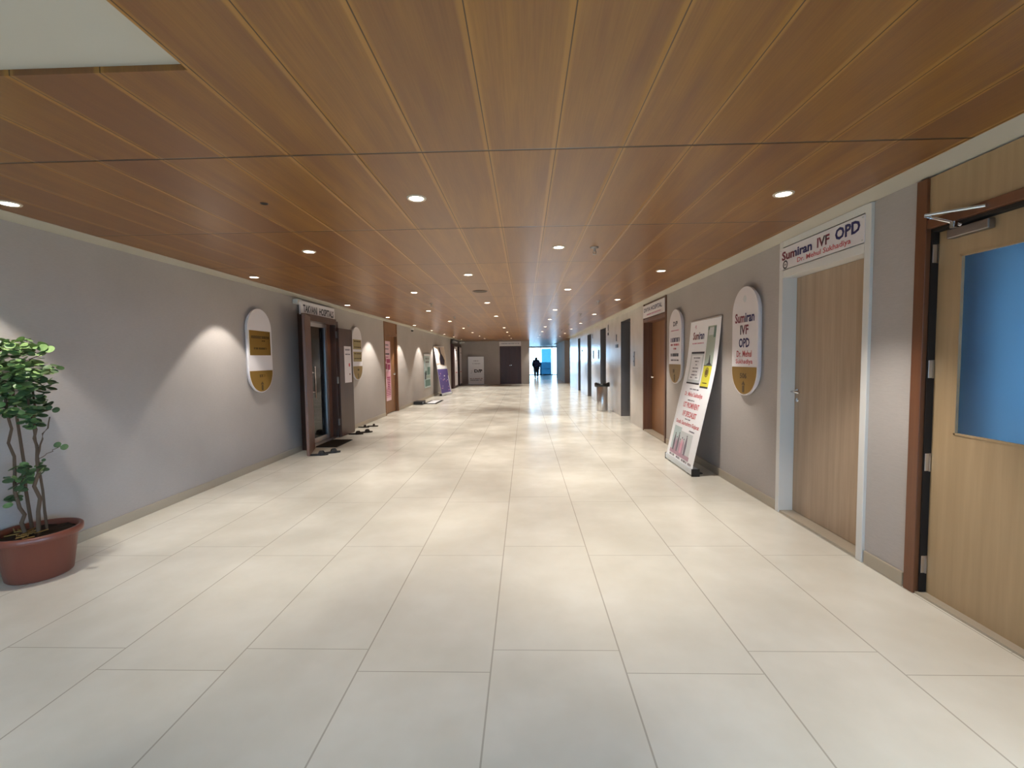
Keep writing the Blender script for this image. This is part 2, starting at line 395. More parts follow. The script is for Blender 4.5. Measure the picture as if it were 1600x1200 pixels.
# ------------------------------------------------------------------ downlights
def downlight(first=[None, None]):
    pass
proto = thing('downlight', '', 'downlight', (0, 0, HC))
b = MB('lamp_trim'); b.lathe([(.041, -.001), (.047, -.006), (.054, -.006), (.058, 0)], 28, caps=False); tr_ = b.build('trim_ring', proto)
b = MB('lamp_lens'); b.lathe([(.0, -.0035), (.041, -.0035)], 28, caps=False); ln_ = b.build('lens', proto)
first = [True]
SPOTS = {}
def spot_data(power, size, blend):
    k = (power, size, blend)
    if k not in SPOTS:
        L = bpy.data.lights.new('lamp', 'SPOT'); L.energy = power; L.spot_size = math.radians(size); L.spot_blend = blend
        L.shadow_soft_size = .03; L.color = WARM; SPOTS[k] = L
    return SPOTS[k]
def put_light(x, y, label, group, power=SPOT_W, size=83, blend=.6, tilt=None):
    if first[0]: r = proto; first[0] = False; r.location = (x, y, HC)
    else:
        r = proto.copy(); COL.objects.link(r); r.location = (x, y, HC)
        for ch in (tr_, ln_):
            q = ch.copy(); COL.objects.link(q); q.parent = r
    tag(r, label, 'ceiling light', group)
    lo = bpy.data.objects.new('lamp', spot_data(power, size, blend)); COL.objects.link(lo); lo.parent = r; lo.location = (0, 0, -.012)
    return r
WALLROW = [(2.66, 'beside the potted plant at the far left edge'), (5.10, 'above the large oval plaque on the left wall'), (7.80, 'above the open double door with sandals'),
           (10.1, 'between the second left plaque and the pink notice'), (12.55, 'just past the pink notice door'), (14.9, 'above the green poster'),
           (17.2, 'above the leaning purple banner'), (19.5, 'between the purple banner and the far dark door'), (21.9, 'over the far dark door on the left')]
for y, s in WALLROW:
    put_light(-3.04, y, 'round ceiling light by the left wall, '+s, 'downlights along the left wall', power=14 if abs(y-7.8) < .1 else (80 if y < 3 else 95 if y < 8 else 140), size=84 if y < 21 else 76, blend=.25)
ords = ['nearest', 'second nearest', 'third nearest', 'fourth nearest', 'fifth nearest', 'sixth nearest', 'seventh nearest', 'eighth nearest', 'ninth nearest', 'tenth nearest']
rows = {'second row out from the left wall': [(-1.87, 3.97), (-1.56, 6.47), (-1.87, 8.9), (-1.87, 11.43), (-1.87, 14.0), (-1.87, 16.4), (-1.87, 18.9), (-1.87, 21.4)],
        'middle row left of the centre seam': [(-.63, 2.73), (-.63, 5.19), (-.63, 7.79), (-.63, 10.25), (-.63, 14.09), (-.63, 16.5), (-.63, 19.0), (-.63, 21.4)],
        'row right of the centre seam': [(.303, 3.99), (.61, 6.42), (.61, 9.1), (.63, 11.33), (.63, 13.9), (.63, 16.4), (.63, 18.9), (.63, 21.4), (.63, 24.6), (.63, 28)],
        'row nearest the right wall': [(1.546, 2.80), (1.53, 5.17), (1.55, 7.65), (1.55, 10.17), (1.56, 12.74), (1.56, 15.2), (1.56, 17.7), (1.56, 20.2), (1.56, 23.0)]}
for rn, L in rows.items():
    for i, (x, y) in enumerate(L):
        put_light(x, y, 'round recessed ceiling light, %s of the %s' % (ords[i], rn), 'downlights of the '+rn, power=round(SPOT_W*(1.35 if y > 6 else 1.0)*(1.35 if x > 1.4 else 1.0), 1))
for x, y, w_ in ((-1.6, -.6, 'left of it'), (.6, -.9, 'right of it'), (-3.04, .2, 'close to the left wall'), (1.55, .3, 'close to the right wall')):  # unseen lamps added to brighten the floor near the camera
    put_light(x, y, 'unseen ceiling light added behind the viewpoint, '+w_, 'added downlights behind the viewpoint', power=135)

# sprinklers, speaker, hole
def sprinkler(x, y, label):
    t = thing('sprinkler', label, 'sprinkler', (x, y, HC), group='pendant sprinklers in the wood ceiling')
    b = MB('steel_dull'); b.lathe([(.036, 0), (.036, -.004), (.02, -.012), (.010, -.014)], 20); b.build('escutcheon', t)
    b = MB('steel_dull'); b.lathe([(.010, -.012), (.010, -.035), (.006, -.036)], 12); b.tube([(.009, 0, -.03), (.015, 0, -.045), (.004, 0, -.06)], .0025, 6); b.tube([(-.009, 0, -.03), (-.015, 0, -.045), (-.004, 0, -.06)], .0025, 6); b.build('body', t)
    b = MB('steel_dull'); b.lathe([(.016, -.060), (.016, -.063)], 14); b.build('deflector', t)
for i, (x, y) in enumerate([(.615, 4.02), (1.25, 7.78), (1.22, 10.0), (1.25, 12.9), (1.25, 15.4)]):
    sprinkler(x, y, 'metal ceiling sprinkler, %s of those on the right' % ords[i])
for i, (x, y) in enumerate([(-1.577, 7.75), (-1.572, 10.25), (-1.572, 12.8), (-.9, 19.6)]):
    sprinkler(x, y, 'metal ceiling sprinkler, %s of those on the left' % ords[i])
t = thing('ceiling_speaker', 'round dark speaker grille set in the wooden ceiling', 'speaker', (-.62, 6.46, HC))
b = MB('dark_mesh'); b.lathe([(.0, -.004), (.085, -.004), (.092, -.003)], 32, caps=False); b.build('grille', t)
b = MB('dark_wood'); b.lathe([(.092, -.003), (.097, -.007), (.106, -.004), (.106, 0)], 32, caps=False); b.build('rim', t)
b = MB('shadow_gap'); b.lathe([(.0, -.002), (.018, -.002)], 20, caps=False); b.use('dark_wood').lathe([(.018, -.002), (.022, -.0035), (.024, 0)], 20, caps=False)
o = b.build('ceiling_plug'); o.location = (-1.563, 2.76, HC); tag(o, 'tiny dark round hole in a ceiling panel at the upper left', 'ceiling hole')
t = thing('ceiling_sensor', 'small black dome camera under the ceiling edge on the left wall', 'camera', (XL+.09, 13.75, HC-.005))
t.name = 'dome_camera'
b = MB('white_paint'); b.lathe([(.05, 0), (.052, -.03), (.045, -.05)], 20); b.build('mount', t)
b = MB('black'); b.lathe([(.040, -.05), (.036, -.075), (.02, -.092), (.002, -.097)], 20); b.build('dome', t)
t = thing('bullet_camera', 'small white camera reaching out under the ceiling over the far left corner', 'camera', (XL+.17, 23.9, HC))
b = MB('white_paint'); b.tube([(0, 0, 0), (0, 0, -.07)], .015, 10); b.build('bracket', t)
b = MB('white_paint'); b.tube([(-.1, 0, -.10), (.16, -.04, -.075)], .035, 14); b.build('housing', t)

# ------------------------------------------------------------------ oval plaques
def stadium(w, z0, z1, n=20, cut0=None, cut1=None):
    r = w/2; pts = []
    for i in range(n+1):
        a = PI*i/n; pts.append((r*math.cos(a), z1-r+r*math.sin(a)))
    for i in range(n+1):
        a = PI+PI*i/n; pts.append((r*math.cos(a), z0+r+r*math.sin(a)))
    if cut1 is not None: # keep below cut1
        pts = [p for p in pts if p[1] < cut1]
        hw = r
        pts = [(hw, cut1), (-hw, cut1)]+[p for p in pts]
        pts = [pts[0], pts[1]]+sorted([p for p in pts[2:]], key=lambda p: math.atan2(p[1]-cut1, p[0]))
    return pts
def plaque(side, y, label, kind):
    x = XR if side == 'R' else XL
    t = thing('wall_plaque', label, 'sign', (x, y, 0), RR if side == 'R' else RL, 'oval wall plaques')
    w, z0, z1 = .53, .99, 2.075
    b = MB('white_board'); b.prism(stadium(w-.06, z0+.03, z1-.03), -.03, 0); b.build('backing', t)
    b = MB('white_board'); b.prism(stadium(w, z0, z1), -.052, -.03); pan = b.build('face', t)
    r = w/2-.012; zc = z0+w/2; zcut = 1.275; gold = 'gold'
    pts = [(r, zcut), (-r, zcut)]
    if zcut > zc: pass
    a0 = math.asin(max(-1, min(1, (zcut-zc)/r))) if zcut < zc+r and False else 0
    for i in range(25):
        a = PI+PI*i/24; pts.append((r*math.cos(a), zc+r*math.sin(a)))
    pts = [pts[0], pts[1]]+pts[2:]
    b = MB(gold); b.prism([(p[0], p[1]) for p in pts], -.056, -.052); g = b.build('gold_base', t)
    F = -.0525
    def T(txt, *a, **k): q = MB('ink_dark'); q.text(txt, *a, **k); q.build('lettering', t)
    def G(*a, **k): q = MB('ink_dark'); q.greek(*a, **k); q.build('lettering', t)
    if kind == 'ivf':
        q = MB('print_pewter'); q.lathe([(.0, F), (.035, F)], 20, (0, 0, 1.955), 'y', caps=False); q.build('emblem', t)
        T('Sumiran', -.20, .20, 1.72, 1.82, F, 'ink_dark', .03, colour=[(.5, 'ink_maroon'), (1, 'ink_navy')])
        T('IVF', -.085, .085, 1.60, 1.695, F, 'ink_maroon', .03, colour=[(.45, 'ink_dark'), (1, 'ink_maroon')])
        T('OPD', -.11, .11, 1.47, 1.565, F, 'ink_navy', .03)
        T('Dr. Mehul', -.155, .155, 1.375, 1.44, F, 'ink_red', .015)
        T('Sukhadiya', -.175, .175, 1.295, 1.355, F, 'ink_red', .015)
        T('506', -.07, .07, 1.16, 1.215, -.0565, 'ink_gold', .03)
    elif kind == 'dp':
        T('D/P', -.07, .12, 1.83, 1.90, F, 'ink_dark', .03)
        G(-.18, .18, 1.76, 1.775, F, 'ink_pink'); G(-.21, .21, 1.60, 1.66, F, 'ink_navy'); G(-.18, .18, 1.545, 1.575, F, 'ink_red'); G(-.06, .06, 1.49, 1.515, F, 'ink_red')
        G(-.18, .17, 1.39, 1.435, F, 'ink_dark'); G(-.17, .17, 1.325, 1.345, F, 'ink_grey')
        G(-.06, .06, 1.15, 1.2, -.0565, 'ink_gold')
    elif kind == 'left1':
        q = MB('gold'); q.rect(-.235, .225, 1.475, 1.79, F, .004); q.build('brass_plate', t)
        G(-.20, .20, 1.69, 1.725, F-.004, 'ink_gold'); G(.02, .1, 1.655, 1.67, F-.004, 'ink_gold'); G(-.15, .13, 1.55, 1.575, F-.004, 'ink_gold')
        G(-.05, .07, 1.19, 1.225, -.0565, 'ink_gold')
    else:
        for zz in (1.62, 1.37): q = MB('gold_light'); q.rect(-.23, .23, zz, zz+.2, F, .004); q.build('brass_plate', t)
        for zz in (1.77, 1.65, 1.52, 1.42): G(-.18, .19, zz, zz+.025, F-.004, 'ink_gold')
        G(-.03, .07, 1.18, 1.22, -.0565, 'ink_gold')
    b = MB('ink_gold'); b.prism([(-.035, 1.095), (.035, 1.095), (0, 1.135)], -.0575, -.056); b.box(-.02, .02, -.0575, -.056, 1.02, 1.09); b.build('arrow_mark', g)
plaque('R', 4.63, 'white oval wall plaque with Sumiran IVF OPD lettering beside the white framed door'.replace('Sumiran ', ''), 'ivf')
plaque('R', 6.74, 'white oval wall plaque with D/P lettering, partly behind the leaning white banner', 'dp')
plaque('L', 5.84, 'oval wall plaque with one large brass square, nearest on the left wall', 'left1')
plaque('L', 9.27, 'oval wall plaque with two pale brass squares, beyond the open brown door', 'left2')

# ------------------------------------------------------------------ doors
# door 1 (right, nearest): leaf with frosted pane.  local x = -Y, local y = +X
def L2(y0): return lambda y: -(y-y0)
t = thing('door_1', 'large golden wooden door with frosted blue glass at the right edge', 'door', (XR, 2.70, 0), RR, kind='structure')
# local x runs from 0 (Y=2.70) to 1.2 (Y=1.5)
b = MB('brown_frame'); b.box(0, .07, -.015, .30, 0, HC+.01, .003); b.box(1.13, 1.2, -.015, .30, 0, HC+.01); b.box(.07, 1.13, -.012, .2, 2.075, 2.125, .003); b.build('frame', t)
b = MB('shadow_gap'); b.box(.07, .078, .012, .26, 0, 2.07); b.box(.07, 1.13, .012, .2, 2.058, 2.075); b.box(.07, 1.13, .1, .2, -.0, .008); b.build('rebate', t)  # rebate coloured dark to stand for the shadow in the reveal
b = MB('veneer_gold'); b.box(.07, 1.13, .0, .06, 2.125, HC+.01); b.build('header_panel', t)
gx0, gz0, gz1 = .21, .95, 1.905
b = MB('veneer_gold'); y0, y1 = .05, .09
b.box(.080, gx0, y0, y1, .012, 2.055); b.box(.99, 1.13, y0, y1, .012, 2.055); b.box(gx0, .99, y0, y1, .012, gz0); b.box(gx0, .99, y0, y1, gz1, 2.055); leaf = b.build('door_leaf', t)
b = MB('frost'); b.box(gx0, .99, .062, .070, gz0, gz1); p = b.build('glass_pane', leaf); plabel(p, 'frosted blue pane')
b = MB('veneer_gold'); b.box(gx0, gx0+.01, .046, .062, gz0, gz1); b.box(gx0, .99, .046, .062, gz0, gz0+.01); b.box(gx0, .99, .046, .062, gz1-.01, gz1); b.build('glazing_bead', leaf)
for z in (1.94, 1.30, .77, .175):
    b = MB('steel'); b.box(.070, .0795, .018, .05, z-.05, z+.05, .001); b.tube([(.078, .046, z-.052), (.078, .046, z+.052)], .006, 8); b.build('hinge', t)
b = MB('steel_dull'); b.box(.165, .385, .01, .048, 1.995, 2.045, .006); cl = b.build('door_closer', t)
b = MB('chrome'); b.tube([(.25, .005, 2.05), (.25, -.03, 2.06), (.115, -.06, 2.135)], .008, 8); b.tube([(.115, -.06, 2.14), (.40, -.015, 2.098)], .008, 8); b.lathe([(.016, 0), (.016, .03)], 12, (.25, -.03, 2.035)); b.build('closer_arm', cl)
b = MB('baseboard_stone'); b.box(0.07, 1.13, -.005, .2, 0, .012); b.build('threshold', t)
# daylit room behind the frosted pane
b = MB('plaster'); b.box(XR+.45, 6.0, 1.2, 1.3, 0, HC); b.box(XR+.45, 6.0, 4.4, 4.5, 0, HC); b.box(XR+.45, 6.1, 1.2, 4.5, HC, HC+.1); b.box(XR+.45, 6.1, 1.2, 4.5, -.1, 0)
b.box(6.0, 6.1, 1.2, 4.5, 0, .9); b.box(6.0, 6.1, 3.9, 4.5, .9, HC)
tag(b.build('wall_side_room', kind='structure'), 'walls of the daylit room behind the frosted door', 'wall')

# door 2 (white frame, brown laminate leaf)
t = thing('door_2', 'brown laminate door in a white frame under the IVF sign', 'door', (XR, 4.08, 0), RR, kind='structure')
b = MB('white_paint'); b.box(0, .055, -.02, .13, 0, 2.362, .003); b.box(.995, 1.05, -.02, .13, 0, 2.362, .003); b.box(.055, .995, -.02, .13, 2.052, 2.115, .003); b.box(.055, .995, .02, .12, 2.115, 2.31); b.box(.055, .995, -.019, .13, 2.31, 2.362); b.build('frame', t)
b = MB('veneer_brown'); b.box(.058, .992, .10, .14, .022, 2.05, .002); leaf = b.build('door_leaf', t)
b = MB('chrome'); b.tube([(.10, .10, 1.075), (.10, .05, 1.075), (.105, .045, 1.075), (.0+.215, .045, 1.075)], .008, 8); b.lathe([(.022, .10), (.022, .092)], 16, (.10, 0, 1.075), 'y'); b.lathe([(.016, .10), (.016, .094)], 14, (.10, 0, 1.0), 'y'); b.build('door_handle', leaf)
b = MB('baseboard_stone'); b.box(.055, .995, -.012, .14, 0, .02, .003); b.build('threshold', t)
t = thing('sign_board', 'white sign board with IVF OPD lettering above the white framed door', 'sign', (XR-.02, 4.08, 0), RR)
b = MB('white_board'); b.box(.012, 1.0, -.006, 0, 2.12, 2.30, .001); b.build('board', t)
b = MB('ink_dark'); F = -.0062
b.text('Sumiran', .05, .46, 2.195, 2.27, F, 'ink_dark', .035, colour=[(.45, 'ink_maroon'), (1, 'ink_navy')])
b.line(t); b.text('IVF', .52, .66, 2.195, 2.268, F, 'ink_maroon', .03, colour=[(.4, 'ink_maroon'), (.75, 'ink_dark'), (1, 'ink_maroon')])
b.line(t); b.text('OPD', .72, .965, 2.195, 2.282, F, 'ink_navy', .035)
b.line(t); b.text('Dr. Mehul Sukhadiya', .27, .88, 2.13, 2.18, F, 'ink_red', .015)
b.line(t); b.use('ink_dark').lathe([(.024, F), (.036, F)], 20, (.10, 0, 2.157), 'y', caps=False); b.text('506', .083, .117, 2.149, 2.165, F, 'ink_dark', .02); b.build('lettering', t)
b = MB('steel')
for x, z in ((.03, 2.285), (.985, 2.285), (.03, 2.135), (.985, 2.135)): b.lathe([(.007, -.006), (.006, -.009)], 10, (x, 0, z), 'y')
b.build('screws', t)

# door 3 (right, brown door with hospital sign)
t = thing('door_3', 'brown wooden door under the hospital sign on the right wall', 'door', (XR, 8.67, 0), RR, kind='structure')
b = MB('mid_wood'); b.box(0, .05, -.02, .27, 0, 2.362, .003); b.box(1.33, 1.38, -.02, .27, 0, 2.362, .003); b.box(.05, 1.33, -.02, .27, 2.02, 2.09, .003); b.box(.05, 1.33, .0, .27, 2.09, 2.362); b.build('frame', t)
b = MB('veneer_red'); b.box(.055, 1.325, .14, .18, .022, 2.018, .002); leaf = b.build('door_leaf', t)
b = MB('chrome'); b.lathe([(.026, .14), (.028, .10), (.012, .095)], 16, (.13, 0, 1.02), 'y'); b.build('door_knob', leaf)
b = MB('baseboard_stone'); b.box(.05, 1.33, -.012, .2, 0, .02, .003); b.build('threshold', t)
t = thing('sign_board', 'white hospital sign board above the brown door on the right wall', 'sign', (XR-.02, 8.67, 0), RR)
b = MB('white_board'); b.box(.035, 1.34, -.008, 0, 2.10, 2.325, .001); b.build('board', t)
b = MB('ink_navy'); b.text('DIVYA HOSPITAL', .12, 1.22, 2.20, 2.275, -.0085, 'ink_navy', .02); b.line(t); b.greek(.30, 1.15, 2.135, 2.16, -.0085, 'ink_pink'); b.build('lettering', t)

# lifts
for i, (a, e, top) in enumerate(LIFTS):
    t = thing('door_%d' % (4+i), 'recessed steel lift door, %s of the four lifts on the right' % ords[i], 'lift door', (XR, e, 0), RR, kind='structure')
    w = e-a
    b = MB('lift_steel'); b.box(0, .012, .0, .36, 0, top); b.box(w-.012, w, .0, .36, 0, top); b.box(0, w, 0, .36, top-.012, top); b.build('frame', t)
    b = MB('steel_dull'); b.box(.012, w/2-.002, .33, .35, 0, top-.02); b.build('door_leaf', t)
    b = MB('steel_dull'); b.box(w/2+.002, w-.012, .33, .35, 0, top-.02); b.build('door_leaf', t)
def panel(y, z0, z1, w, m, label, name='call_panel', cat='call panel', dots=2, dz=0):
    t = thing(name, label, cat, (XR, y, 0), RR)
    b = MB(m); b.box(-w/2, w/2, -.014, 0, z0, z1, .003); b.build('plate', t)
    for k in range(dots):
        b = MB('chrome' if m == 'black' else 'black'); b.lathe([(.016, -.018), (.018, -.0135)], 14, (0, 0, z0+(z1-z0)*(k+1)/(dots+1)), 'y'); b.build('button', t)
panel(9.42, 1.20, 1.50, .09, 'lift_steel', 'tall metal call panel between the brown door and the first lift')
panel(15.0, 1.35, 1.62, .1, 'lift_steel', 'metal call panel on the stone pier right before the third lift')
panel(13.95, 1.35, 1.62, .1, 'lift_steel', 'metal call panel on the stone pier just past the second lift')
panel(11.18, 1.62, 1.70, .26, 'black', 'small black display on the stone pier past the first lift', 'lift_display', 'display', 0)
panel(11.25, 1.78, 1.94, .10, 'lift_steel', 'narrow notice plate above the black display on the first stone pier', 'notice_plate', 'sign', 0)
panel(12.35, 2.10, 2.26, .10, 'lift_steel', 'narrow notice plate high beside the second lift', 'notice_plate', 'sign', 0)
panel(12.35, 1.98, 2.05, .12, 'black', 'small black display under the plate beside the second lift', 'lift_display', 'display', 0)
panel(15.2, 2.02, 2.16, .12, 'lift_steel', 'small plate high beside the third lift', 'notice_plate', 'sign', 0)
panel(17.9, 1.62, 1.70, .14, 'black', 'small dark display on the stone pier before the fourth lift', 'lift_display', 'display', 0)

# ------------------------------------------------------------------ left door A (open double doors, inner glass door)
t = thing('door_8', 'open brown double door with dark glass inner door on the left wall', 'door', (XL, 7.0, 0), RL, kind='structure')
# local x = +Y from 7.0 ; local y = into the wall (-X)
b = MB('dark_wood'); b.box(-.06, .07, -.12, .2, 0, 2.13, .004); b.box(1.10, 1.22, -.10, .2, 0, 2.10, .004); b.box(.07, 1.10, -.12, .2, 2.03, 2.13, .004); b.build('frame', t)
b = MB('mid_wood'); b.box(-.0, .58, -.0, .04, .01, 2.08, .003)
b.use('dark_wood'); b.box(.06, .52, -.004, 0, .15, .95); b.box(.06, .52, -.004, 0, 1.05, 1.95)
b.map(lambda v: v)
lf = b.build('door_leaf', t); lf.location = (.02, -.12, 0); lf.rotation_euler = (0, 0, PI+math.radians(18)); lf.scale = (1, 1, 1)
b = MB('dark_wood'); b.box(0, .58, -.04, 0, .01, 1.98, .003); lf2 = b.build('door_leaf', t); lf2.location = (1.13, -.105, 0); lf2.rotation_euler = (0, 0, math.radians(-2))
b = MB('steel_dull')
o = MB('paper'); o.box(.20, .50, -.043, -.0405, .98+.0, 1.66); o.use('ink_grey')
o.greek(.24, .46, 1.58, 1.61, -.043); o.greek(.24, .46, 1.50, 1.52, -.043); o.use('ink_red').rect(.38, .44, 1.28, 1.34, -.043); o.use('ink_maroon').rect(.40, .44, 1.12, 1.15, -.043)
o = o.build('paper_notice', lf2); plabel(o, 'white printed notice')
for z in (1.86, 1.04, .28):
    b = MB('steel_dull'); b.box(1.09, 1.20, -.108, -.10, z-.06, z+.06, .002); b.tube([(1.135, -.112, z-.06), (1.135, -.112, z+.06)], .008, 8); b.build('hinge', t)
for z in (1.15, .95): 
    b = MB('steel_dull'); b.box(-.03, .03, -.128, -.12, z-.04, z+.04, .002); b.build('latch_plate', t)
b = MB('steel'); b.box(.07, .12, .02, .06, .02, 2.03); b.box(.93, .97, .02, .06, .02, 2.03); b.box(.12, .93, .02, .06, .02, .10); b.box(.12, .93, .02, .06, 1.97, 2.03); gf = b.build('glass_door_frame', t)
b = MB('tinted_glass'); b.box(.12, .93, .035, .043, .10, 1.97); b.build('glass_pane', gf)
b = MB('mid_wood'); b.box(.97, 1.10, .0, .06, 0, 2.03); b.build('side_jamb', t)
b = MB('chrome'); b.tube([(.42, -.02, .78), (.42, -.02, 1.30)], .012, 10); b.tube([(.42, .036, .88), (.42, -.02, .88)], .009, 8); b.tube([(.42, .036, 1.2), (.42, -.02, 1.2)], .009, 8); plabel(b.build('pull_handle', gf), 'long chrome pull handle')
b = MB('steel'); b.box(.07, 1.10, -.10, .2, 0, .015, .003); b.build('threshold', t)
# room behind, its dimness put into near-black wall colour
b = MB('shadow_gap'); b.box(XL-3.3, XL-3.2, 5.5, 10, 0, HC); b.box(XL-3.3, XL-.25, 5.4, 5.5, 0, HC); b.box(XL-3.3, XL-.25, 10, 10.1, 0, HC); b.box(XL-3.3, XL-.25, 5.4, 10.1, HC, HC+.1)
tag(b.build('wall_clinic', kind='structure'), 'walls coloured near black for the dim room behind the glass door', 'wall')
t = thing('clinic_shelf', 'dim shelf unit seen through the dark glass door on the left', 'shelf', (XL-2.6, 8.9, 0), RL)
b = MB('steel_dull'); b.box(-.5, -.47, -.2, .2, 0, 1.7); b.box(.47, .5, -.2, .2, 0, 1.7); b.build('side_panels', t)
for z in (.3, .9, 1.65): b = MB('dark_wood'); b.box(-.47, .47, -.2, .2, z, z+.03); b.build('shelf', t)
t = thing('sign_board', 'white sign board with TAKVANI HOSPITALS lettering over the open brown door'.replace('TAKVANI HOSPITALS', 'dark capital'), 'sign', (XL, 6.93, 0), RL)
b = MB('white_board'); b.box(0, 1.25, -.06, -.035, 2.115, 2.325, .002); b.build('board', t)
b = MB('steel_dull'); b.box(.1, .13, -.035, 0, 2.14, 2.3); b.box(1.1, 1.13, -.035, 0, 2.14, 2.3); b.build('bracket', t)
b = MB('ink_dark'); b.text('TAKVANI  HOSPITALS', .08, 1.20, 2.155, 2.275, -.0605, 'ink_dark', .035); b.build('lettering', t)
t = thing('alarm_box', 'white rounded box on the wall left of the sign over the open door', 'wall box', (XL, 6.86, 0), RL)
b = MB('white_paint'); b.box(-.07, .09, -.09, 0, 2.255, 2.335, .02); b.build('housing', t)
b = MB('white_board'); b.lathe([(.03, -.09), (.026, -.105), (.01, -.11)], 16, (0.0, 0, 2.275), 'y'); b.build('dome', t)
# dark strip and cable left of the frame
# left door B with pink notice
t = thing('door_10', 'reddish brown door with a tall pink notice on the left wall', 'door', (XL, 11.22, 0), RL, kind='structure')
b = MB('veneer_red'); b.box(0, .05, -.015, .18, 0, 2.362, .003); b.box(1.09, 1.14, -.015, .18, 0, 2.362, .003); b.box(.05, 1.09, -.015, .18, 2.02, 2.10, .003); b.box(.05, 1.09, .0, .1, 2.10, 2.362); b.build('frame', t)
b = MB('veneer_red'); b.box(.055, 1.085, .06, .10, .02, 2.018); leaf = b.build('door_leaf', t)
b = MB('chrome'); b.lathe([(.026, .06), (.028, .02), (.012, .015)], 16, (.98, 0, 1.02), 'y'); b.build('door_knob', leaf)
t = thing('poster', 'tall narrow pink notice with magenta blocks on the reddish brown door', 'poster', (XL-.055, 11.22, 0), RL)
b = MB('ink_pale'); b.box(.10, .68, -.004, 0, .34, 1.88)
F = -.0045
b.greek(.22, .52, 1.76, 1.80, F, 'ink_grey'); b.greek(.22, .55, 1.66, 1.70, F, 'ink_grey'); b.greek(.18, .60, 1.53, 1.57, F, 'ink_dark')
b.use('ink_pink').rect(.11, .67, .42, 1.10, F, .0008); b.use('ink_magenta').rect(.13, .30, 1.36, 1.44, F); b.rect(.34, .64, 1.32, 1.42, F); b.rect(.13, .40, 1.16, 1.30, F); b.rect(.44, .64, 1.14, 1.28, F); b.rect(.22, .5, 1.46, 1.48, F)
b.use('ink_pale').rect(.12, .32, .70, .92, F, .0015); b.use('ink_magenta').rect(.35, .62, .92, .96, F)
for k in range(6): b.greek(.36, .62, .88-k*.045, .905-k*.045, F-.001, 'ink_magenta')
for k in range(4): b.greek(.14, .64, .62-k*.045, .635-k*.045, F-.001, 'ink_magenta')
b.build('sheet', t)
# left door C (far, dark, open leaves with white notices)
t = thing('door_11', 'far dark brown double door with white notices on the left wall', 'door', (XL, 21.35, 0), RL, kind='structure')
b = MB('maroon_wood'); b.box(0, .08, -.10, .2, 0, 2.14); b.box(2.85, 2.93, -.10, .2, 0, 2.14); b.box(.08, 2.85, -.10, .2, 2.05, 2.14); b.build('frame', t)
b = MB('maroon_wood'); b.box(.08, 1.45, -.12, -.08, .01, 2.05); l1 = b.build('door_leaf', t)
b = MB('paper'); b.box(.45, 1.35, -.125, -.12, .12, 2.0); b.greek(.6, 1.2, 1.8, 1.85, -.125); b.greek(.6, 1.2, .72, .76, -.125, 'ink_red'); b.greek(.6, 1.2, 1.3, 1.33, -.125); plabel(b.build('paper_notice', l1), 'long white notice')
b = MB('maroon_wood'); b.box(2.0, 2.85, -.12, -.08, .01, 2.05); l2 = b.build('door_leaf', t)
b = MB('paper'); b.box(2.1, 2.8, -.125, -.12, .12, 2.0); b.greek(2.2, 2.7, .72, .76, -.125, 'ink_red'); b.greek(2.2, 2.7, 1.7, 1.74, -.125); plabel(b.build('paper_notice', l2), 'long white notice')
b = MB('shadow_gap'); b.box(1.45, 2.0, .1, .14, 0, 2.05); b.build('dark_opening', t)
b = MB('chrome'); b.box(1.5, 1.95, .07, .1, 1.06, 1.10); b.build('push_bar', t)
t = thing('sign_board', 'narrow grey sign board over the far dark double door', 'sign', (XL, 21.35, 0), RL)
b = MB('steel_dull'); b.box(0, 1.4, -.16, -.10, 2.15, 2.29); b.build('board', t)
b = MB('ink_dark'); b.greek(.1, 1.3, 2.19, 2.25, -.161, 'white_board'); b.build('lettering', t)
# end-wall double door
t = thing('door_12', 'dark maroon double door in the corridor end wall', 'door', (-1.36, YE, 0), 0, kind='structure')
b = MB('maroon_wood'); b.box(0, .05, -.01, .1, 0, 2.06); b.box(1.11, 1.16, -.01, .1, 0, 2.06); b.box(.05, 1.11, -.01, .1, 2.0, 2.06); b.build('frame', t)
for x0, x1, hx in ((.052, .578, .54), (.582, 1.108, .62)):
    b = MB('maroon_wood'); b.box(x0, x1, .02, .06, .01, 1.998, .003); l = b.build('door_leaf', t)
    b = MB('chrome'); b.lathe([(.025, .02), (.028, -.02), (.01, -.025)], 12, (hx, 0, 1.03), 'y'); b.build('door_knob', l)
t = thing('sign_board', 'long pale sign board above the dark maroon door on the end wall', 'sign', (-1.38, YE, 0), 0)
b = MB('white_board'); b.box(0, 1.18, -.03, 0, 2.075, 2.315, .003); b.build('board', t)
b = MB('ink_maroon'); b.greek(.10, 1.08, 2.18, 2.235, -.0305, 'ink_grey'); b.build('lettering', t)
# poster board at the end wall
t = thing('display_board', 'white standing board with D/P lettering against the end wall', 'sign board', (-2.66, YE-.09, 0), 0)
b = MB('print_white'); b.box(-.43, .43, -.02, .02, .03, 1.52, .003); b.build('board', t)
b = MB('steel_dull'); b.box(-.445, -.43, -.03, .03, 0, 1.535); b.box(.43, .445, -.03, .03, 0, 1.535); b.box(-.445, .445, -.03, .03, 1.52, 1.535); b.box(-.445, .445, -.03, .03, 0, .03); b.build('frame', t)
b = MB('ink_dark'); F = -.0205
b.greek(-.14, .17, 1.27, 1.31, F, 'ink_grey'); b.line(t); b.greek(-.20, .24, 1.12, 1.16, F, 'ink_grey'); b.line(t); b.text('D/P', -.10, .34, .65, .83, F, 'ink_dark', .05); b.line(t)
b.use('ink_grey').tube([(-.29, F, .62), (-.25, F, .65), (-.22, F, .72), (-.24, F, .78)], .008, 6); b.line(t)
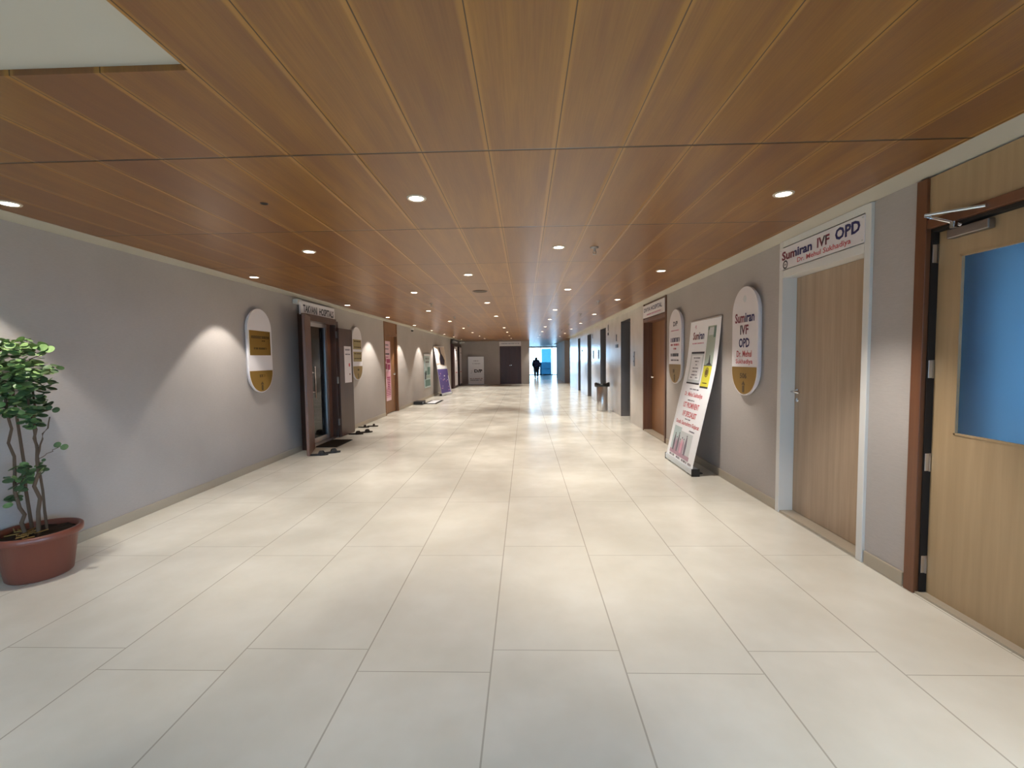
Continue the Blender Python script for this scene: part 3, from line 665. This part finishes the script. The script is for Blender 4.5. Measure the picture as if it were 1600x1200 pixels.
b.greek(-.34, .34, .30, .35, F, 'ink_maroon'); b.line(t); b.greek(-.32, .32, .21, .27, F, 'ink_grey'); b.build('lettering', t)

# ------------------------------------------------------------------ roll-up banners
def interp(tab, z):
    for (z0, x0), (z1, x1) in zip(tab, tab[1:]):
        if z <= z1: return x0+(x1-x0)*(z-z0)/(z1-z0)
    return tab[-1][1]
def banner(name, label, loc, rz, w, prof, art, back='banner_back'):
    # prof: list of (z, depth) with local y = depth into the wall; local x 0..w
    t = thing(name, label, 'banner', loc, rz)
    n = 24; z0, z1 = prof[0][0], prof[-1][0]
    def warp(v):
        zz = min(max(v.z, z0), z1); d = interp(prof, zz); return Vector((v.x, v.y+d, v.z))
    b = MB('print_white')
    for k in range(n): b.box(0, w, 0, .002, z0+(z1-z0)*k/n, z0+(z1-z0)*(k+1)/n)
    b.map(warp); sheet = b.build('banner_sheet', t)
    b = MB('ink_dark'); art(b)
    for k in range(1, n): bmesh.ops.bisect_plane(b.bm, geom=b.bm.verts[:]+b.bm.edges[:]+b.bm.faces[:], plane_co=(0, 0, z0+(z1-z0)*k/n), plane_no=(0, 0, 1))
    b.map(warp); b.build('printed_artwork', sheet)
    d1 = interp(prof, z1)
    b = MB('steel'); b.box(-.005, w+.005, d1-.006, d1+.008, z1-.005, z1+.012, .002); b.build('top_rail', t)
    b = MB('alu_white'); d0 = interp(prof, z0); b.box(-.01, w+.01, d0-.012, d0+.075, .012, .085, .008); base = b.build('base_case', t)
    b = MB('black'); b.box(-.022, -.01, d0-.014, d0+.08, .0, .088, .004); b.build('end_cap', base)
    b = MB('black'); b.box(w+.01, w+.022, d0-.014, d0+.08, .0, .088, .004); b.build('end_cap', base)
    b = MB('black'); b.box(.1, .16, d0-.005, d0+.16, 0, .012); b.box(w-.16, w-.1, d0-.005, d0+.16, 0, .012); b.build('foot', base)
    b = MB('steel_dull'); b.tube([(w/2, d0+.06, .08)]+[(w/2, interp(prof, z0+(z1-z0)*k/10)+.006, z0+(z1-z0)*k/10) for k in range(1, 11)], .003, 8); b.build('support_pole', t)
    return t
def art1(b):
    w = .95; y = 0
    b.text('Sumiran', .13, .50, 1.60, 1.70, y, 'ink_dark', .03, colour=[(.5, 'ink_maroon'), (1, 'ink_navy')])
    b.greek(.12, .52, 1.545, 1.56, y, 'ink_pink'); b.use('ink_pink').tube([(.17, y, 1.76), (.2, y, 1.79), (.21, y, 1.74)], .004, 6)
    b.use('ink_dark').rect(.14, .56, 1.42, 1.445, y); b.use('print_pewter').rect(.13, .56, 1.055, 1.42, y); b.use('ink_dark').rect(.13, .56, 1.035, 1.055, y)
    b.use('print_white').rect(.17, .52, 1.09, 1.40, y-.001)
    for k, (a, e) in enumerate([(.24, .46), (.30, .42), (.33, .38), (.24, .44), (.26, .42), (.24, .44)]): b.greek(a, e, 1.36-k*.043, 1.373-k*.043, y-.002, 'ink_grey')
    b.greek(.22, .30, 1.11, 1.125, y-.002); b.greek(.40, .48, 1.11, 1.125, y-.002)
    b.use('print_sage').rect(.60, .84, 1.28, 1.75, y); b.use('print_pewter').rect(.64, .78, 1.64, 1.73, y-.001); b.use('print_green').rect(.78, .835, 1.61, 1.74, y-.001); b.rect(.605, .65, 1.70, 1.74, y-.001)
    b.use('ink_dark').prism([(.66, 1.285), (.82, 1.285), (.77, 1.31), (.745, 1.40), (.735, 1.40), (.725, 1.31)], y-.003, y-.001)
    b.use('print_yellow').rect(.60, .84, 1.025, 1.275, y); b.use('ink_dark').rect(.60, .84, 1.005, 1.025, y); b.rect(.60, .84, 1.272, 1.28, y-.001)
    b.use('ink_gold').lathe([(.0, y-.002), (.058, y-.002)], 24, (.72, 0, 1.195), 'y', caps=False); b.use('print_yellow').lathe([(.040, y-.003), (.046, y-.003)], 24, (.72, 0, 1.195), 'y', caps=False)
    b.greek(.65, .79, 1.06, 1.072, y-.001, 'ink_gold')
    b.greek(.30, .60, .965, .98, y, 'ink_grey')
    b.text('Dr. Mehul Sukhadiya', .18, .76, .865, .935, y, 'ink_red', .02); b.greek(.33, .55, .825, .84, y, 'ink_grey')
    b.text('1ST PROMINENT', .22, .74, .735, .805, y, 'ink_red', .03); b.text('IVF SPECIALIST', .26, .72, .625, .695, y, 'ink_red', .03)
    b.greek(.38, .56, .59, .602, y, 'ink_grey'); b.text('South Saurashtra Gujarat', .10, .88, .505, .57, y, 'ink_red', .02); b.greek(.60, .78, .465, .48, y, 'ink_grey')
    b.use('print_teal').rect(.10, .36, .16, .48, y); b.use('print_pewter').rect(.36, .76, .16, .44, y); b.use('print_rose').rect(.10, .78, .13, .18, y-.001)
    rnd = random.Random(4)
    for k, (x, h, m) in enumerate([(.20, .20, 'ink_grey'), (.27, .16, 'print_rose'), (.33, .22, 'ink_grey'), (.40, .15, 'print_rose'), (.46, .18, 'ink_pink'), (.52, .17, 'print_rose'), (.60, .22, 'ink_grey')]):
        b.use(m).prism([(x-.025, .17), (x+.025, .17), (x+.032, .17+h*.55), (x+.012, .17+h), (x-.012, .17+h), (x-.032, .17+h*.55)], y-.003, y-.0015)
        b.use('ink_dark').lathe([(.0, y-.004), (.012, y-.004)], 10, (x, 0, .17+h+.014), 'y', caps=False)
    for x0, x1 in ((.10, .30), (.36, .50), (.56, .74), (.78, .88)): b.greek(x0, x1, .095, .12, y, 'ink_grey')
# local x = -Y, origin at far end Y = 6.22 ; profile depth measured from X = 1.95
banner('rollup_banner', 'white leaning banner with red text and yellow certificate, against the right wall', (1.92, 6.20, 0), RR, .95,
       [(.05, .0), (.13, .010), (.43, .075), (.65, .125), (.8, .158), (.94, .192), (1.1, .228), (1.25, .256), (1.4, .276), (1.55, .292), (1.72, .308), (1.84, .316)], art1)
def art2(b):
    y = 0; w = 1.12
    b.use('print_beige').rect(.01, w-.01, 1.05, 1.89, y); b.use('print_white').rect(.02, .35, 1.25, 1.80, y-.001)
    b.use('ink_dark').prism([(.45, 1.2), (.85, 1.15), (.95, 1.35), (.85, 1.5), (.68, 1.62), (.60, 1.85), (.5, 1.86), (.54, 1.6), (.42, 1.4)], y-.003, y-.001)
    b.use('print_white').prism([(.02, 1.02), (1.1, 1.02), (1.08, 1.14), (.7, 1.12), (.3, 1.2), (.02, 1.16)], y-.004, y-.002)
    b.use('print_purple').rect(.01, w-.01, .10, 1.02, y-.001)
    rnd = random.Random(5)
    for k in range(14):
        x = rnd.uniform(.08, .9); z = rnd.uniform(.15, .92); b.use(rnd.choice(['print_lilac', 'ink_pink', 'print_white'])).rect(x, x+rnd.uniform(.04, .12), z, z+rnd.uniform(.02, .06), y-.003)
    b.use('print_white').rect(1.04, 1.09, .12, .75, y-.003)
banner('rollup_banner', 'purple leaning banner with a dark figure picture, against the left wall', (-3.17, 17.15, 0), math.radians(80), 1.12,
       [(.05, .0), (.5, .08), (1.0, .16), (1.9, .29)], art2)
# green glass poster on left wall and low stand
t = thing('poster', 'pale green poster with small pictures hanging on the left wall', 'poster', (XL, 15.6, 0), RL)
b = MB('print_teal'); b.box(0, 1.0, -.02, -.012, .40, 1.60); F = -.0205
b.use('print_white').rect(.02, .98, 1.52, 1.58, F); b.greek(.2, .8, 1.40, 1.46, F, 'ink_grey'); b.greek(.2, .8, 1.28, 1.33, F, 'ink_grey')
b.use('print_green').rect(.5, .95, .85, 1.13, F); b.rect(.1, .42, .85, 1.0, F); b.use('ink_dark').rect(.05, .25, .70, .95, F-.001); b.use('print_sage').rect(.3, .95, .72, .83, F); b.use('print_green').rect(.1, .95, .45, .68, F)
b.build('sheet', t)
b = MB('steel_dull'); b.box(.0, 1.0, -.025, 0, 1.60, 1.62); b.build('hanging_rail', t)
t = thing('low_stand', 'small dark low box on the floor by the left wall before the green poster', 'box', (-3.31, 14.1, 0), RL)  # plain low stand, gives no light
b = MB('black'); b.box(-.22, .22, -.14, .14, .01, .10, .01); b.build('housing', t)
b = MB('steel_dull'); b.box(-.22, -.16, -.15, -.14, .02, .09); b.build('front_plate', t)
t = thing('floor_board', 'white sheet in a dark frame lying flat on the floor by the green poster', 'board', (-2.98, 14.7, 0), RL)
b = MB('black'); b.box(-.60, .60, -.20, .20, 0, .018, .003); b.build('frame', t)
b = MB('print_white'); b.box(-.50, .50, -.13, .13, .018, .021); b.build('sheet', t)

# ------------------------------------------------------------------ doormat and footwear
t = thing('doormat', 'dark brown doormat in front of the open brown double door', 'doormat', (-3.28, 7.50, 0), RL)
b = MB('mat_fibre'); b.box(-.32, .32, -.23, .14, 0, .014, .004); b.build('pile', t)
b = MB('rubber'); b.box(-.335, .335, -.245, .155, 0, .007, .002); b.build('edging', t)
def sandal(x, y, rz, label, strap='cross', s=1., colour='rubber', flip=1):
    t = thing('sandal', label, 'sandal', (x, y, 0), rz, 'sandals left by the open door')
    out = []
    for i in range(28):
        a = 2*PI*i/28; yy = .135*math.sin(a); k = .047 if math.sin(a) > 0 else .037
        xx = k*math.cos(a)*(1+.12*math.sin(a))+flip*.006*math.sin(a)
        out.append((xx*s, yy*s))
    b = MB(colour)
    lo = [b.bm.verts.new((px, py, .0)) for px, py in out]; hi = [b.bm.verts.new((px, py, .022*s)) for px, py in out]
    b.bm.faces.new(lo[::-1]); b.bm.faces.new(hi)
    for i in range(28): b.bm.faces.new((lo[i], lo[(i+1) % 28], hi[(i+1) % 28], hi[i]))
    b.build('sole', t)
    def band(y0, y1, w, h):
        b = MB(colour); rows = []
        for i in range(13):
            a = PI*i/12; p = Vector((-math.cos(a)*w, y0+(y1-y0)*i/12, .012+math.sin(a)*h))
            rows.append([b.bm.verts.new(p+Vector((0, d, e))) for d, e in ((-.02, 0), (.02, 0), (.02, .004), (-.02, .004))])
        for r0, r1 in zip(rows, rows[1:]):
            for k in range(4): b.bm.faces.new((r0[k], r0[(k+1) % 4], r1[(k+1) % 4], r1[k]))
        b.bm.faces.new(rows[0]); b.bm.faces.new(rows[-1][::-1])
        b.map(lambda v: v*s); b.build('strap', t)
    if strap == 'cross': band(.01, .065, .047, .050); band(.065, .01, .047, .053)
    else: band(.03, .03, .047, .052)
sandal(-3.06, 6.56, -1.25, 'black cross strap sandal on the floor, nearer the open door post')
sandal(-2.94, 6.72, -1.0, 'black cross strap sandal lying just right of its mate, before the doormat', flip=-1)
sandal(-3.20, 8.42, -1.35, 'dark brown sandal on the floor below the second left plaque, nearer the door leaf', colour='mat_fibre')
sandal(-3.09, 8.62, -1.1, 'dark brown sandal on the floor below the second left plaque, further out', colour='mat_fibre', flip=-1)
sandal(-3.36, 9.28, -1.5, 'small brown slipper close to the left wall, the left one of the far pair', 'band', .85, 'mat_fibre')
sandal(-3.22, 9.42, -1.4, 'small brown slipper, the right one of the far pair', 'band', .85, 'mat_fibre')

# ------------------------------------------------------------------ litter bin
t = thing('litter_bin', 'cylindrical steel litter bin with a black bag by the lift wall', 'bin', (2.01, 11.9, 0), 0)
b = MB('steel'); b.lathe([(.138, .0), (.142, .01), (.142, .655), (.136, .66), (.13, .655), (.13, .3)], 40, caps=False); b.lathe([(.0, .012), (.138, .012)], 40, caps=False); b.build('drum', t)
b = MB('bag'); n = 40; rnd = random.Random(3)
prof = [(.125, .60), (.135, .70), (.155, .725), (.178, .70), (.172, .655), (.146, .645)]
rings = []
for j, (r, h) in enumerate(prof):
    ring = []
    for i in range(n):
        a = 2*PI*i/n; k = noise.noise(Vector((math.cos(a)*3, math.sin(a)*3, j*.7)))
        lump = .5+.5*abs(math.cos(a)); ring.append(b.bm.verts.new((math.cos(a)*(r+k*.025+.02*(abs(math.cos(a))**3 if j > 1 else 0)), math.sin(a)*(r+k*.025), h+k*.03*(1 if j in (1,2,3,4) else 0)+(.035*abs(math.cos(a))**4-.02 if j in (2, 3) else 0)-(.03*abs(math.cos(a))**4 if j in (4, 5) else 0))))
    rings.append(ring)
for p, q in zip(rings, rings[1:]):
    for i in range(n): f = b.bm.faces.new((p[i], p[(i+1) % n], q[(i+1) % n], q[i])); f.smooth = True
b.build('bin_bag', t)

# ------------------------------------------------------------------ potted plant
t = thing('potted_plant', 'round leaved plant in a terracotta pot by the left wall', 'plant', (-3.24, 2.86, 0), 0)
b = MB('terracotta'); b.lathe([(.0, .0), (.155, .0), (.165, .01), (.20, .26), (.205, .262), (.222, .262), (.226, .27), (.226, .30), (.22, .305), (.205, .305), (.20, .27)], 48, caps=False); b.build('pot', t)
b = MB('soil')
n = 40; ctr = b.bm.verts.new((0, 0, .275)); prev = None
rings = []
for r in (.07, .14, .205):
    ring = []
    for i in range(n):
        a = 2*PI*i/n; ring.append(b.bm.verts.new((r*math.cos(a), r*math.sin(a), .268+.022*noise.noise(Vector((r*12*math.cos(a), r*12*math.sin(a), 1))))))
    rings.append(ring)
for i in range(n): b.bm.faces.new((ctr, rings[0][i], rings[0][(i+1) % n]))
for p, q in zip(rings, rings[1:]):
    for i in range(n): b.bm.faces.new((p[i], q[i], q[(i+1) % n], p[(i+1) % n]))
b.build('soil', t)
b = MB('straw'); rnd = random.Random(9)
for k in range(26):
    a = rnd.uniform(PI*1.0, PI*1.9); r = rnd.uniform(.05, .17); x, y = r*math.cos(a), r*math.sin(a); d = rnd.uniform(0, PI); L = rnd.uniform(.03, .07)
    b.tube([(x, y, .295), (x+math.cos(d)*L, y+math.sin(d)*L, .30)], .004, 5)
plabel(b.build('dry_leaves', t), 'dry straw on the soil')
def wig(p0, p1, n, amp, seed):
    rnd = random.Random(seed); pts = []
    for i in range(n+1):
        f = i/n; p = Vector(p0).lerp(Vector(p1), f); k = amp*math.sin(PI*f) if i not in (0, n) else 0
        pts.append(p+Vector((rnd.uniform(-1, 1)*k, rnd.uniform(-1, 1)*k, 0)))
    return pts
stems = [((.03, -.02, .26), (.075, -.03, .86), .012, 1), ((.075, -.03, .86), (.02, -.02, 1.25), .008, 2), ((.075, -.03, .80), (.14, 0, 1.05), .005, 3), ((-.04, -.03, .26), (-.06, -.06, .62), .012, 4),
         ((-.06, -.06, .62), (-.10, -.04, 1.25), .009, 5), ((-.10, .06, .26), (-.16, .05, 1.3), .010, 6), ((-.02, .08, .26), (-.03, .06, 1.25), .008, 7), ((-.06, -.06, .58), (.02, -.04, .72), .005, 8),
         ((.078, -.03, .78), (.22, -.02, .86), .0025, 11), ((.04, -.02, 1.08), (.18, 0, 1.10), .0025, 12), ((.02, -.02, 1.4), (.17, 0, 1.48), .003, 13)]
for p0, p1, r, sd in stems:
    b = MB('bark'); b.tube(wig(p0, p1, 7, .014, sd), r, 8, r*.7); b.build('stem', t)
def leaf_at(b, p, nrm, r):
    nrm = nrm.normalized(); a = nrm.cross(Vector((.3, .2, 1))).normalized(); q = nrm.cross(a)
    ctr = b.bm.verts.new(p-nrm*r*.18); ring = []
    for i in range(12):
        an = 2*PI*i/12; ring.append(b.bm.verts.new(p+(a*math.cos(an)+q*math.sin(an))*r*(1+.06*math.cos(2*an))))
    for i in range(12):
        f = b.bm.faces.new((ctr, ring[i], ring[(i+1) % 12])); f.smooth = True; f.material_index = b.cur
rnd = random.Random(21); b = MB('leaf')
clusters = [((-.06, -.02, 1.50), (.20, .17, .06), 110), ((.02, -.03, 1.36), (.18, .16, .07), 150), ((.0, -.03, 1.25), (.15, .16, .08), 150), ((.0, -.04, 1.13), (.14, .14, .08), 130), ((-.12, 0, 1.38), (.16, .2, .18), 100), ((.06, -.03, 1.03), (.06, .06, .05), 24), ((-.02, -.05, .66), (.08, .06, .10), 34), ((.09, -.03, .70), (.04, .04, .07), 7), ((-.1, -.03, .52), (.06, .05, .05), 12)]
for k, (cc, rr, n) in enumerate(clusters):
    for i in range(n):
        while True:
            v = Vector([rnd.uniform(-1, 1) for _ in range(3)])
            if v.length < 1: break
        p = Vector(cc)+Vector((v.x*rr[0], v.y*rr[1], v.z*rr[2]))
        if p.x < -.20: p.x = -.20+rnd.uniform(0, .04)
        b.use('leaf' if rnd.random() < (.8 if cc[2] > 1.3 else .35) else 'leaf_dark')
        leaf_at(b, p, Vector((rnd.gauss(0, .5), rnd.gauss(-.2, .5), 1)), rnd.uniform(.017, .028))
for p, r in (((.20, -.02, .87), .021), ((.245, -.02, .855), .022), ((.14, 0, 1.11), .018), ((.185, 0, 1.095), .021), ((.17, 0, 1.49), .028), ((.135, -.01, 1.50), .028), ((.10, -.02, .77), .012)):
    b.use('leaf_dark' if p[2] < 1.3 else 'leaf'); leaf_at(b, Vector(p), Vector((.2, -.8, .5)), r)
b.build('foliage', t)

# ------------------------------------------------------------------ person far down the corridor, seen from behind
t = thing('person', 'person in a dark jacket walking away near the far bright window', 'person', (.79, 31.65, 0), 0)
def skin_mesh(name, verts, edges, radii, m, parent, sub=2, root=0):
    me = bpy.data.meshes.new(name); me.from_pydata(verts, edges, []); o = bpy.data.objects.new(name, me); COL.objects.link(o); o.parent = parent
    me.materials.append(MATS[m]); sk = o.modifiers.new('skin', 'SKIN'); sk.use_smooth_shade = True
    lay = me.skin_vertices[0].data if me.skin_vertices else None
    if lay is None:
        me.attributes; bm = bmesh.new(); bm.from_mesh(me); bm.verts.layers.skin.verify(); bm.to_mesh(me); bm.free(); lay = me.skin_vertices[0].data
    for i, r in enumerate(radii): lay[i].radius = (r, r) if not isinstance(r, tuple) else r; lay[i].use_root = (i == root)
    sb = o.modifiers.new('sub', 'SUBSURF'); sb.levels = sub; sb.render_levels = sub; return o
V = [(0, 0, .80), (0, .01, .98), (0, .03, 1.16), (0, .06, 1.25), (0, .10, 1.29), (0, .13, 1.36),            # pelvis..head
     (.09, 0, .76), (.10, .10, .43), (.09, .02, .07), (.09, .11, .03),                                       # right leg (forward)
     (-.09, 0, .76), (-.09, .02, .43), (-.08, -.16, .10), (-.08, -.08, .03),                                 # left leg
     (.17, .04, 1.20), (.23, .0, .95), (.21, .06, .74), (.21, .09, .66),
     (-.17, .04, 1.20), (-.24, .0, .96), (-.20, .12, .80), (-.19, .17, .75)]
E = [(0,1),(1,2),(2,3),(3,4),(4,5),(0,6),(6,7),(7,8),(8,9),(0,10),(10,11),(11,12),(12,13),(2,14),(14,15),(15,16),(16,17),(2,18),(18,19),(19,20),(20,21)]
Rr = [.12,.11,.12,.05,.06,.085,.085,.055,.035,.03,.085,.055,.035,.03,.05,.04,.028,.03,.05,.04,.028,.03]
for s, wb in ((1, 17), (-1, 21)):
    base = Vector(V[wb])
    for k in range(4):
        a = len(V); p = base+Vector((-.02+.014*k, .01, -.035)); q = p+Vector((0, .01, -.03)); V += [tuple(p), tuple(q)]; E += [(wb, a), (a, a+1)]; Rr += [.009, .008]
    a = len(V); V += [tuple(base+Vector((-s*.03, .02, -.015))), tuple(base+Vector((-s*.035, .03, -.035)))]; E += [(wb, a), (a, a+1)]; Rr += [.010, .009]
body = skin_mesh('body', V, E, Rr, 'skin', t, 1)
skin_mesh('jacket', [(0, 0, .72), (0, .005, .90), (0, .02, 1.10), (0, .05, 1.22), (0, .07, 1.26), (.17, .04, 1.20), (.235, 0, .95), (.215, .05, .77), (-.17, .04, 1.20), (-.245, 0, .96), (-.205, .11, .81)],
          [(0,1),(1,2),(2,3),(3,4),(2,5),(5,6),(6,7),(2,8),(8,9),(9,10)], [(.25,.17), (.24,.17), (.24,.17), (.19,.14), .10, .10, .08, .06, .10, .08, .06], 'jacket', t, 2)
skin_mesh('trousers', [(0, 0, .82), (.09, 0, .74), (.10, .10, .43), (.09, .03, .10), (-.09, 0, .74), (-.09, .02, .43), (-.08, -.15, .12)],
          [(0,1),(1,2),(2,3),(0,4),(4,5),(5,6)], [.15, .13, .10, .075, .13, .10, .075], 'trousers', t, 2)
b = MB('hair'); bmesh.ops.create_uvsphere(b.bm, u_segments=20, v_segments=12, radius=.1)
b.map(lambda v: Vector((v.x*.92, v.y*1.02+.13, v.z*1.1+1.35+(.0 if v.z > 0 else .0))))
for f in b.bm.faces: f.smooth = True
b.build('hair', t)
for x, y, rx in ((.09, .05, 0), (-.08, -.13, .5)):
    b = MB('black'); b.box(-.045, .045, -.10, .16, 0, .07, .025); o = b.build('shoe', t); o.location = (x, y, 0 if not rx else .055); o.rotation_euler = (-rx*.7, 0, 0)
